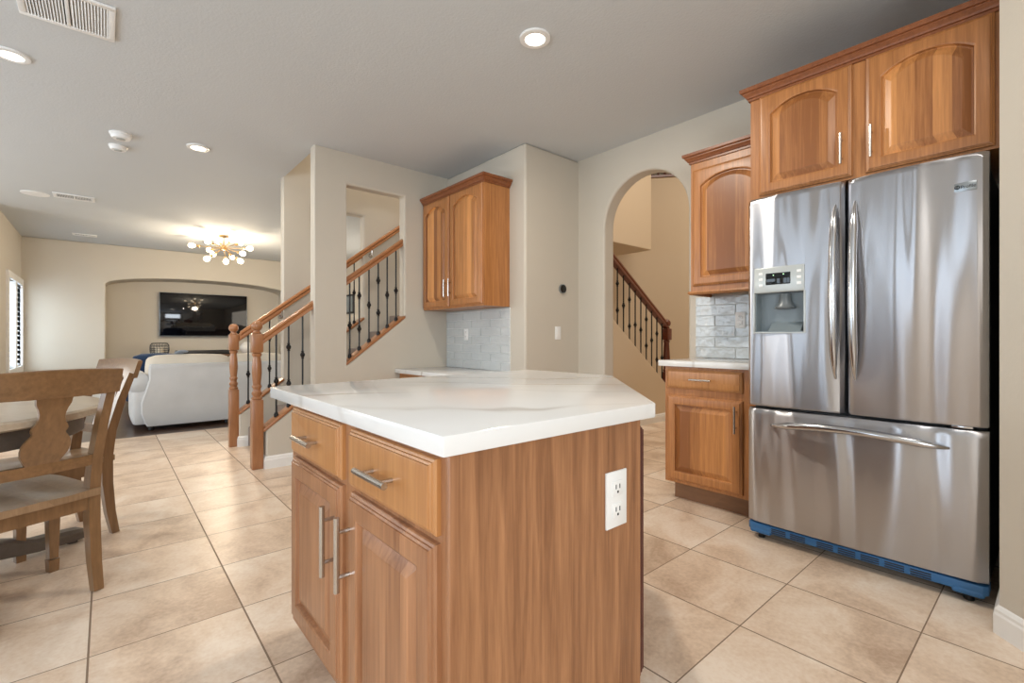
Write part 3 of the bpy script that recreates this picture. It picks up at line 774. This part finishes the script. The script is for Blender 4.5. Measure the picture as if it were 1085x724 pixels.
B().sweep(A, [(-.06, 4.06), (.09, 4.06), (.09, 4.10), (-.06, 4.10)]).build('bottom_rail', M['redrail'], t)
B().sweep(A, [(-.03, 4.96), (.03, 4.96), (.035, 5.0), (0, 5.02), (-.035, 5.0)]).build('top_rail', M['redrail'], t)
for i in range(34):
    a_ = math.radians(69-i*1.6); x, y = 4.6+4.26*math.cos(a_), 2.2+4.26*math.sin(a_)
    B().lathe((x, y, 0), [(.022, 4.10), (.022, 4.22), (.026, 4.24), (.014, 4.27), (.022, 4.5), (.014, 4.8), (.02, 4.96)], 8).build('baluster', M['redrail'], t)

# ------------------------------------------------------------------ dining table and chairs
tc = Vector((-.70, 3.01, 0))
t = thing('dining_table', 'round pedestal dining table with pale top beside the wooden chairs', 'table', tc, math.radians(31.4), local=True)
B().lathe((0, 0, 0), [(.0, .722), (.685, .722), (.70, .730), (.70, .752), (.69, .76), (.0, .76)], 64).build('tabletop', M['tabletop'], t)
B().lathe((0, 0, 0), [(.56, .64), (.62, .64), (.62, .722), (.56, .722)], 64).build('apron', M['apron'], t)
B().lathe((0, 0, 0), [(.15, .08), (.17, .10), (.17, .16), (.11, .20), (.09, .26), (.12, .36), (.13, .42), (.09, .52), (.12, .58), (.20, .66), (.30, .70), (.30, .722)], 28).build('pedestal', M['apron'], t)
for k in range(4):
    d = Vector((math.cos(k*PI/2), math.sin(k*PI/2), 0)); sd = Vector((-d.y, d.x, 0))
    bb = B(); loops = []
    for r_, zt, zb, w in ((.08, .26, .10, .05), (.2, .22, .09, .05), (.35, .14, .05, .048), (.5, .085, .025, .046), (.62, .075, .02, .05), (.69, .066, .02, .05), (.72, .05, .024, .034)):
        c = d*r_
        loops.append([c+sd*w+Vector((0, 0, zb)), c+sd*w+Vector((0, 0, zt-.015)), c+sd*w*.6+Vector((0, 0, zt)), c-sd*w*.6+Vector((0, 0, zt)), c-sd*w+Vector((0, 0, zt-.015)), c-sd*w+Vector((0, 0, zb))])
    bb.loft(loops); bb.lathe(d*.66, [(.022, 0), (.024, .022)], 12); bb.build('foot', M['apron'], t)

def make_chair(label):
    t = thing('dining_chair', label, 'chair', (0, 0, 0), 0, 'dining chairs', local=True)
    # local: rear feet at y=0, facing +y
    for s_ in (-1, 1):
        pts = [(s_*.18, 0, 0), (s_*.18, .022, .12), (s_*.18, .038, .28), (s_*.18, .040, .42), (s_*.182, .02, .56), (s_*.187, -.022, .72), (s_*.192, -.072, .865)]
        sz = [(.017, .017), (.019, .020), (.020, .024), (.020, .025), (.018, .021), (.017, .019), (.016, .016)]
        B().rectsweep(pts, sz).build('leg', M['chair'], t)
        b = B(); b.rectsweep([(s_*.19, .38, .06), (s_*.19, .38, .395)], [(.016, .016), (.024, .024)])
        b.rectsweep([(s_*.19, .38, 0), (s_*.19, .38, .056)], [(.017, .017), (.019, .019)]); b.build('leg', M['chair'], t)
    # saddle seat
    bm = bmesh.new(); nx, ny = 14, 12; grid = {}
    def outline(v):  # half width along the depth
        return .195+.025*math.sin(min(1, v*1.1)*PI/2)
    for side in (0, 1):
        for i in range(nx+1):
            for j in range(ny+1):
                v = j/ny; u = -1+2*i/nx
                y = .005+v*.445+.018*(1-u*u)*(v-.5)
                x = u*outline(v)*(1-.04*max(0, (v-.85)/.15))
                z = .428-.012*math.exp(-((abs(u)-.42)/.3)**2)*math.exp(-((v-.4)/.35)**2) if side else .398
                grid[side, i, j] = bm.verts.new((x, y, z))
    for i in range(nx):
        for j in range(ny):
            bm.faces.new([grid[1, i, j], grid[1, i+1, j], grid[1, i+1, j+1], grid[1, i, j+1]]); bm.faces.new([grid[0, i, j+1], grid[0, i+1, j+1], grid[0, i+1, j], grid[0, i, j]])
    for i in range(nx):
        bm.faces.new([grid[0, i, 0], grid[0, i+1, 0], grid[1, i+1, 0], grid[1, i, 0]]); bm.faces.new([grid[1, i, ny], grid[1, i+1, ny], grid[0, i+1, ny], grid[0, i, ny]])
    for j in range(ny):
        bm.faces.new([grid[1, 0, j], grid[1, 0, j+1], grid[0, 0, j+1], grid[0, 0, j]]); bm.faces.new([grid[0, nx, j], grid[0, nx, j+1], grid[1, nx, j+1], grid[1, nx, j]])
    b = B(); b.merge(bm); b.build('seat', M['seatw'], t, smooth=40)
    b = B(); b.box(-.17, .17, .025, .050, .340, .399); b.box(-.17, .17, .365, .388, .340, .399)
    for s_ in (-1, 1): b.box(s_*.187-.011, s_*.187+.011, .05, .37, .340, .399)
    b.build('apron', M['chair'], t, smooth=0)
    # top rail, curved in plan
    loops = []
    for k in range(17):
        u = -1+2*k/16; x = u*.217; y = -.085-.030*(1-u*u)
        lo, hi = .838-.004*(1-u*u), .935+.008*(1-u*u)
        yy = lambda z: y-(z-.86)*.28
        loops.append([(x, yy(lo)-.012, lo), (x, yy(hi)-.012, hi-.004), (x, yy(hi)-.008, hi), (x, yy(hi)+.008, hi), (x, yy(hi)+.012, hi-.004), (x, yy(lo)+.012, lo)])
    b = B(); b.loft(loops); b.build('top_rail', M['chairx'], t, smooth=40)
    # lower back rail
    loops = []
    for k in range(9):
        u = -1+2*k/8; x = u*.182; y = .018-.012*(1-u*u)
        loops.append([(x, y-.011, .530), (x, y-.016, .574), (x, y+.006, .574), (x, y+.011, .530)])
    B().loft(loops).build('lower_rail', M['chairx'], t, smooth=40)
    # vase-shaped splat
    half = [(.560, .056), (.568, .052), (.578, .052), (.592, .060), (.612, .070), (.636, .074), (.658, .072), (.676, .063), (.688, .054), (.694, .050), (.700, .049), (.706, .053), (.716, .055), (.728, .050), (.742, .042), (.758, .038), (.776, .039), (.794, .044), (.812, .052), (.845, .056)]
    loops = []
    for z, w in half:
        q = (z-.56)/.285; y = .004-.105*q-.010*math.sin(q*PI)
        loops.append([(-w, y-.007, z), (w, y-.007, z), (w, y+.007, z), (-w, y+.007, z)])
    B().loft(loops).build('splat', M['chair'], t, smooth=30)
    return t
c1 = make_chair('nearest brown dining chair seen from behind with a vase-shaped splat')
c1.location = (-.193, 2.575, 0); c1.rotation_euler = (0, 0, math.atan2(.437, .899))
dup(c1, (-.038, 3.55, 0), math.atan2(.92, -.39), 'second brown dining chair seen edge-on between table and sofa')

# ------------------------------------------------------------------ sofa and the far room
t = thing('sofa', 'off-white fabric sofa with rolled arm seen from behind', 'sofa', (1.4, 7.25, 0))
X0s, X1s, Ys = .37, 2.55, 6.80
b = B()
def backpanel(b, xa, xb, flare):
    loops = []
    for z, dx in ((.05, -.02), (.10, -.045), (.2, -.075), (.32, -.075), (.45, -.04), (.58, -.005), (.70, 0), (.745, .004), (.76, .02)):
        x = xa+(dx if flare else (.015 if z in (.05, .76) else 0))
        yb = Ys+(.012 if z in (.05, .76) else 0)
        loops.append([(x, yb+.012, z), (x+.014, yb, z), (xb-.012, yb, z), (xb, yb+.012, z), (xb, Ys+.16, z), (x, Ys+.16, z)])
    b.loft(loops)
backpanel(b, X0s, 1.20, True); b.build('left_back_panel', M['sofa'], t, smooth=40)
b = B(); backpanel(b, 1.207, X1s, False); b.build('right_back_panel', M['sofa'], t, smooth=40)
B().soft(X0s, X1s, Ys+.12, 7.72, .06, .34, .03, .005).build('base', M['sofa'], t)
for xa, xb in ((X0s-.01, 1.20), (1.21, 1.86), (1.87, X1s)):
    B().soft(xa, xb, Ys+.165, Ys+.40, .42, .850, .06, .02, cuts=9).build('back_cushion', M['cushion'], t, smooth=60)
    B().soft(xa, xb, Ys+.34, 7.70, .34, .50, .05, .015, cuts=7).build('seat_cushion', M['sofa'], t, smooth=60)
for x in (X0s-.06, X1s+.06):
    s_ = -1 if x < 1 else 1
    b = B(); b.soft(x-.10, x+.10, Ys+.05, 7.72, .06, .52, .05, .01); b.lathe((x+s_*.03, 0, .545), [(.0, Ys+.03), (.085, Ys+.035), (.115, Ys+.07), (.115, 7.70), (.09, 7.735), (.0, 7.74)], 20, 'y')
    b.build('rolled_arm', M['sofa'], t, smooth=50)
for x in (X0s+.02, 1.15, X1s-.05):
    for y in (6.86, 7.65):
        b = B(); b.lathe((x, y, 0), [(.022, 0), (.03, .01), (.03, .065)], 12); b.build('foot', M['black'], t)
b = B(); b.soft(.63, .72, Ys+.22, Ys+.32, .872, .902, .015, .004, cuts=4); b.soft(.66, .76, Ys+.20, Ys+.30, .886, .915, .016, .004, cuts=4)
o = b.build('folded_cloth', M['cloth'], loc=(.70, 7.06, .87)); tag(o, 'small crumpled blue-grey cloth on top of the sofa back', 'cloth')
t = thing('armchair', 'navy blue armchair half hidden behind the left end of the sofa', 'armchair', (.62, 9.3, 0))
B().soft(.28, 1.0, 8.95, 9.65, .12, .42, .06, .02).build('seat', M['navy'], t)
B().soft(.30, .98, 9.45, 9.72, .30, .80, .08, .02).build('backrest', M['navy'], t)
for x in (.27, 1.01): B().soft(x-.07, x+.07, 8.95, 9.65, .12, .56, .05, .01).build('armrest', M['navy'], t)
for x in (.33, .95):
    for y in (9.0, 9.62): B().lathe((x, y, 0), [(.018, 0), (.026, .13)], 10).build('leg', M['black'], t)

t = thing('media_console', 'long wooden media console in the arched niche under the television', 'console', (1.49, 11.45, 0))
b = B(); b.box(.55, 2.45, 11.16, 11.70, .70, .735, .004); b.build('top', M['consolew'], t)
b = B(); b.box(.58, 2.42, 11.19, 11.69, .10, .70); b.build('cabinet_body', M['consolew'], t, smooth=0)
for k in range(4): B().panel((.60+k*.455, 11.19, .14), (1, 0, 0), (0, -1, 0), .44, .53).build('door', M['consolew'], t, smooth=30)
for x in (.62, 2.38):
    for y in (11.23, 11.65): B().box(x-.025, x+.025, y-.025, y+.025, 0, .10).build('leg', M['consolew'], t)
t = thing('television', 'large black flat screen television mounted in the arched niche', 'television', (1.58, 11.70, 1.55))
b = B(); b.box(.79, 2.34, 11.655, 11.70, 1.10, 1.985, .006); b.build('casing', M['silver'], t)
b = B(); b.box(.80, 2.33, 11.650, 11.66, 1.118, 1.975, .002); b.build('screen', M['tvscreen'], t)
b = B(); b.box(1.3, 1.8, 11.70, 11.752, 1.35, 1.7); b.build('wall_mount', M['black'], t)
b = B(); b.box(1.02, 1.98, 11.30, 11.40, .735, .825, .012); o = b.build('soundbar', M['black'], loc=(1.5, 11.35, .735)); tag(o, 'long black soundbar on the console below the television', 'soundbar')
t = thing('candle_lantern', 'round dark mesh lantern with a cream candle on the console', 'lantern', (.775, 11.36, .735))
B().lathe((.775, 11.36, .735), [(.0, 0), (.12, 0), (.13, .01), (.13, .02)], 24).build('base', M['black'], t)
b = B()
for k in range(20):
    a_ = 2*PI*k/20; pr = [(.125, .012), (.148, .06), (.152, .13), (.148, .20), (.12, .235), (.10, .238)]
    b.tube([(.775+r_*math.cos(a_), 11.36+r_*math.sin(a_), .735+h_) for r_, h_ in pr], .0035, 5)
for r_, h_ in ((.142, .05), (.150, .09), (.152, .13), (.149, .18), (.125, .235), (.10, .238)):
    b.tube([(.775+r_*math.cos(2*PI*k/24), 11.36+r_*math.sin(2*PI*k/24), .735+h_) for k in range(25)], .004, 5)
b.build('wire_shade', M['lanternmesh'], t)
B().lathe((.775, 11.36, .735), [(.0, .02), (.065, .02), (.065, .145), (.058, .15), (.0, .147)], 20).build('candle', M['candle'], t)
b = B(); b.lathe((2.27, 11.36, .735), [(.05, 0), (.09, .03), (.125, .10), (.125, .15), (.09, .22), (.05, .245), (.05, .255), (.04, .25), (.04, .2)], 24)
o = b.build('vase', M['ceramic'], loc=(2.27, 11.36, .735)); tag(o, 'round white vase on the console, partly behind the newel posts', 'vase')
t = thing('picture_frame', 'thin dark framed picture on the far wall seen through the stair openings', 'picture', (4.05, 10.14, 1.8))
b = B(); b.box(4.02, 4.05, 9.93, 10.36, 1.60, 2.02, .003); b.build('frame', M['black'], t)
b = B(); b.box(4.015, 4.022, 9.97, 10.32, 1.64, 1.98); b.build('picture', M['recess'], t)

# ------------------------------------------------------------------ ceiling fittings
def downlight(label, x, y, power, r=.085):
    t = thing('recessed_light', label, 'ceiling light', (x, y, H), 0, 'recessed ceiling lights')
    B().lathe((x, y, H), [(r*.66, -.001), (r*.66, -.012), (r*.72, -.014), (r, -.010), (r*1.02, -.002), (r*1.02, 0), (r*.66, 0)], 36).build('trim_ring', M['plastic'], t)
    B().lathe((x, y, H), [(0, -.001), (r*.68, -.001), (r*.67, -.009), (0, -.011)], 32).build('lens', M['led'], t)
    l = bpy.data.lights.new('recessed_lamp', 'AREA'); l.shape = 'DISK'; l.size = .11; l.energy = power; l.color = (1, .92, .80)
    o = bpy.data.objects.new('recessed_lamp', l); COL.objects.link(o); o.location = (x, y, H-.02); o.parent = None
downlight('recessed round ceiling light above the island, the nearest one', 1.816, 1.921, 24)
downlight('small recessed ceiling light nearest the stair wall', .61, 4.944, 12)
downlight('recessed ceiling light cut by the left picture edge near the vent', -.43, 4.05, 12)
def vent(label, x0, x1, y0, y1, rows):
    t = thing('ceiling_vent', label, 'vent', ((x0+x1)/2, (y0+y1)/2, H))
    b = B(); f = .028
    for a in ((x0, x1, y0, y0+f), (x0, x1, y1-f, y1), (x0, x0+f, y0+f, y1-f), (x1-f, x1, y0+f, y1-f), ((x0+x1)/2-.008, (x0+x1)/2+.008, y0+f, y1-f)): b.box(a[0], a[1], a[2], a[3], H-.012, H-.0005, .002)
    b.build('frame', M['plastic'], t)
    b = B(); b.box(x0+.01, x1-.01, y0+.01, y1-.01, H-.003, H-.0004); b.build('dark_backing', M['dark_slot'], t, smooth=0)
    b = B(); n_ = rows
    for k in range(n_):
        x = x0+f+(x1-x0-2*f)*(k+.5)/n_
        if abs(x-(x0+x1)/2) > .012: b.hull_box([(x-.006, y0+f, H-.003), (x-.004, y0+f, H-.003), (x-.004, y1-f, H-.003), (x-.006, y1-f, H-.003), (x+.003, y0+f, H-.011), (x+.005, y0+f, H-.011), (x+.005, y1-f, H-.011), (x+.003, y1-f, H-.011)])
    b.build('slats', M['plastic'], t, smooth=0)
vent('large white ceiling vent at the top left above the dining area', -.34, .035, 3.13, 3.485, 26)
vent('smaller white ceiling vent farther back between speaker and doorway lights', -.475, -.11, 7.52, 7.75, 24)
vent('smallest ceiling vent far back near the arched niche wall', -.42, -.12, 10.24, 10.40, 14)
for lab, x, y, r, hh in (('larger round smoke detector on the ceiling, the one nearer the camera', .088, 5.038, .075, .042), ('smaller round detector on the ceiling just behind the larger one', .075, 5.375, .066, .036)):
    t = thing('smoke_detector', lab, 'smoke detector', (x, y, H))
    B().lathe((x, y, H), [(0, 0), (r, 0), (r, -.008), (r*.92, -.012), (r*.9, -hh*.6), (r*.75, -hh), (0, -hh)], 28).build('body', M['plastic'], t)
    B().lathe((x, y, H), [(0, -hh+.001), (r*.4, -hh+.001), (r*.4, -hh-.004), (0, -hh-.005)], 20).build('sensor_cap', M['disp'], t)
t = thing('ceiling_speaker', 'flat round white speaker flush in the ceiling beside the smaller vent', 'speaker', (-.63, 7.75, H))
B().lathe((-.63, 7.75, H), [(.105, 0), (.125, 0), (.125, -.006), (.105, -.008)], 32).build('rim', M['plastic'], t)
B().lathe((-.63, 7.75, H), [(0, 0), (.107, 0), (.107, -.004), (0, -.006)], 32).build('grille', M['disp'], t)
hub = Vector((1.453, 8.944, H-.20))
t = thing('sputnik_chandelier', 'starburst brass chandelier with many glowing bulbs over the far room', 'chandelier', (hub.x, hub.y, H))
B().lathe((hub.x, hub.y, H), [(0, 0), (.07, 0), (.07, -.018), (0, -.022)], 24).build('canopy', M['brass'], t)
B().tube([(hub.x, hub.y, H-.01), hub], .008, 10).build('stem', M['brass'], t)
B().sphere(hub, .05, 18).build('hub', M['brass'], t)
for v in ((-0.399, 0.342, 0.044), (-0.272, -0.358, 0.015), (0.002, 0.441, 0.17), (0.039, -0.468, 0.065), (0.302, 0.3, 0.162), (0.286, -0.48, -0.041), (0.179, -0.5, -0.138), (-0.132, 0.5, 0.026), (-0.272, -0.286, -0.24), (-0.077, 0.469, -0.048), (-0.032, -0.391, -0.269), (0.192, 0.405, -0.073), (0.15, -0.48, -0.258)):
    v = Vector(v); L = v.length; d = v/L
    ar = B().tube([hub+d*.04, hub+d*(L-.13)], .006, 8).build('arm', M['brass'], t)
    B().dlathe(hub+d*(L-.14), d, [(.014, 0), (.02, .005), (.02, .06), (.015, .065)], 12).build('socket', M['brass'], ar)
    B().dlathe(hub+d*(L-.08), d, [(.012, 0), (.018, .02), (.036, .055), (.042, .08), (.038, .105), (.022, .125), (.005, .132)], 14).build('bulb', M['bulb'], ar)
l = bpy.data.lights.new('chandelier_glow', 'POINT'); l.energy = 80; l.color = (1, .82, .60); l.shadow_soft_size = .12
o = bpy.data.objects.new('chandelier_glow', l); COL.objects.link(o); o.location = hub-Vector((0, 0, .42))
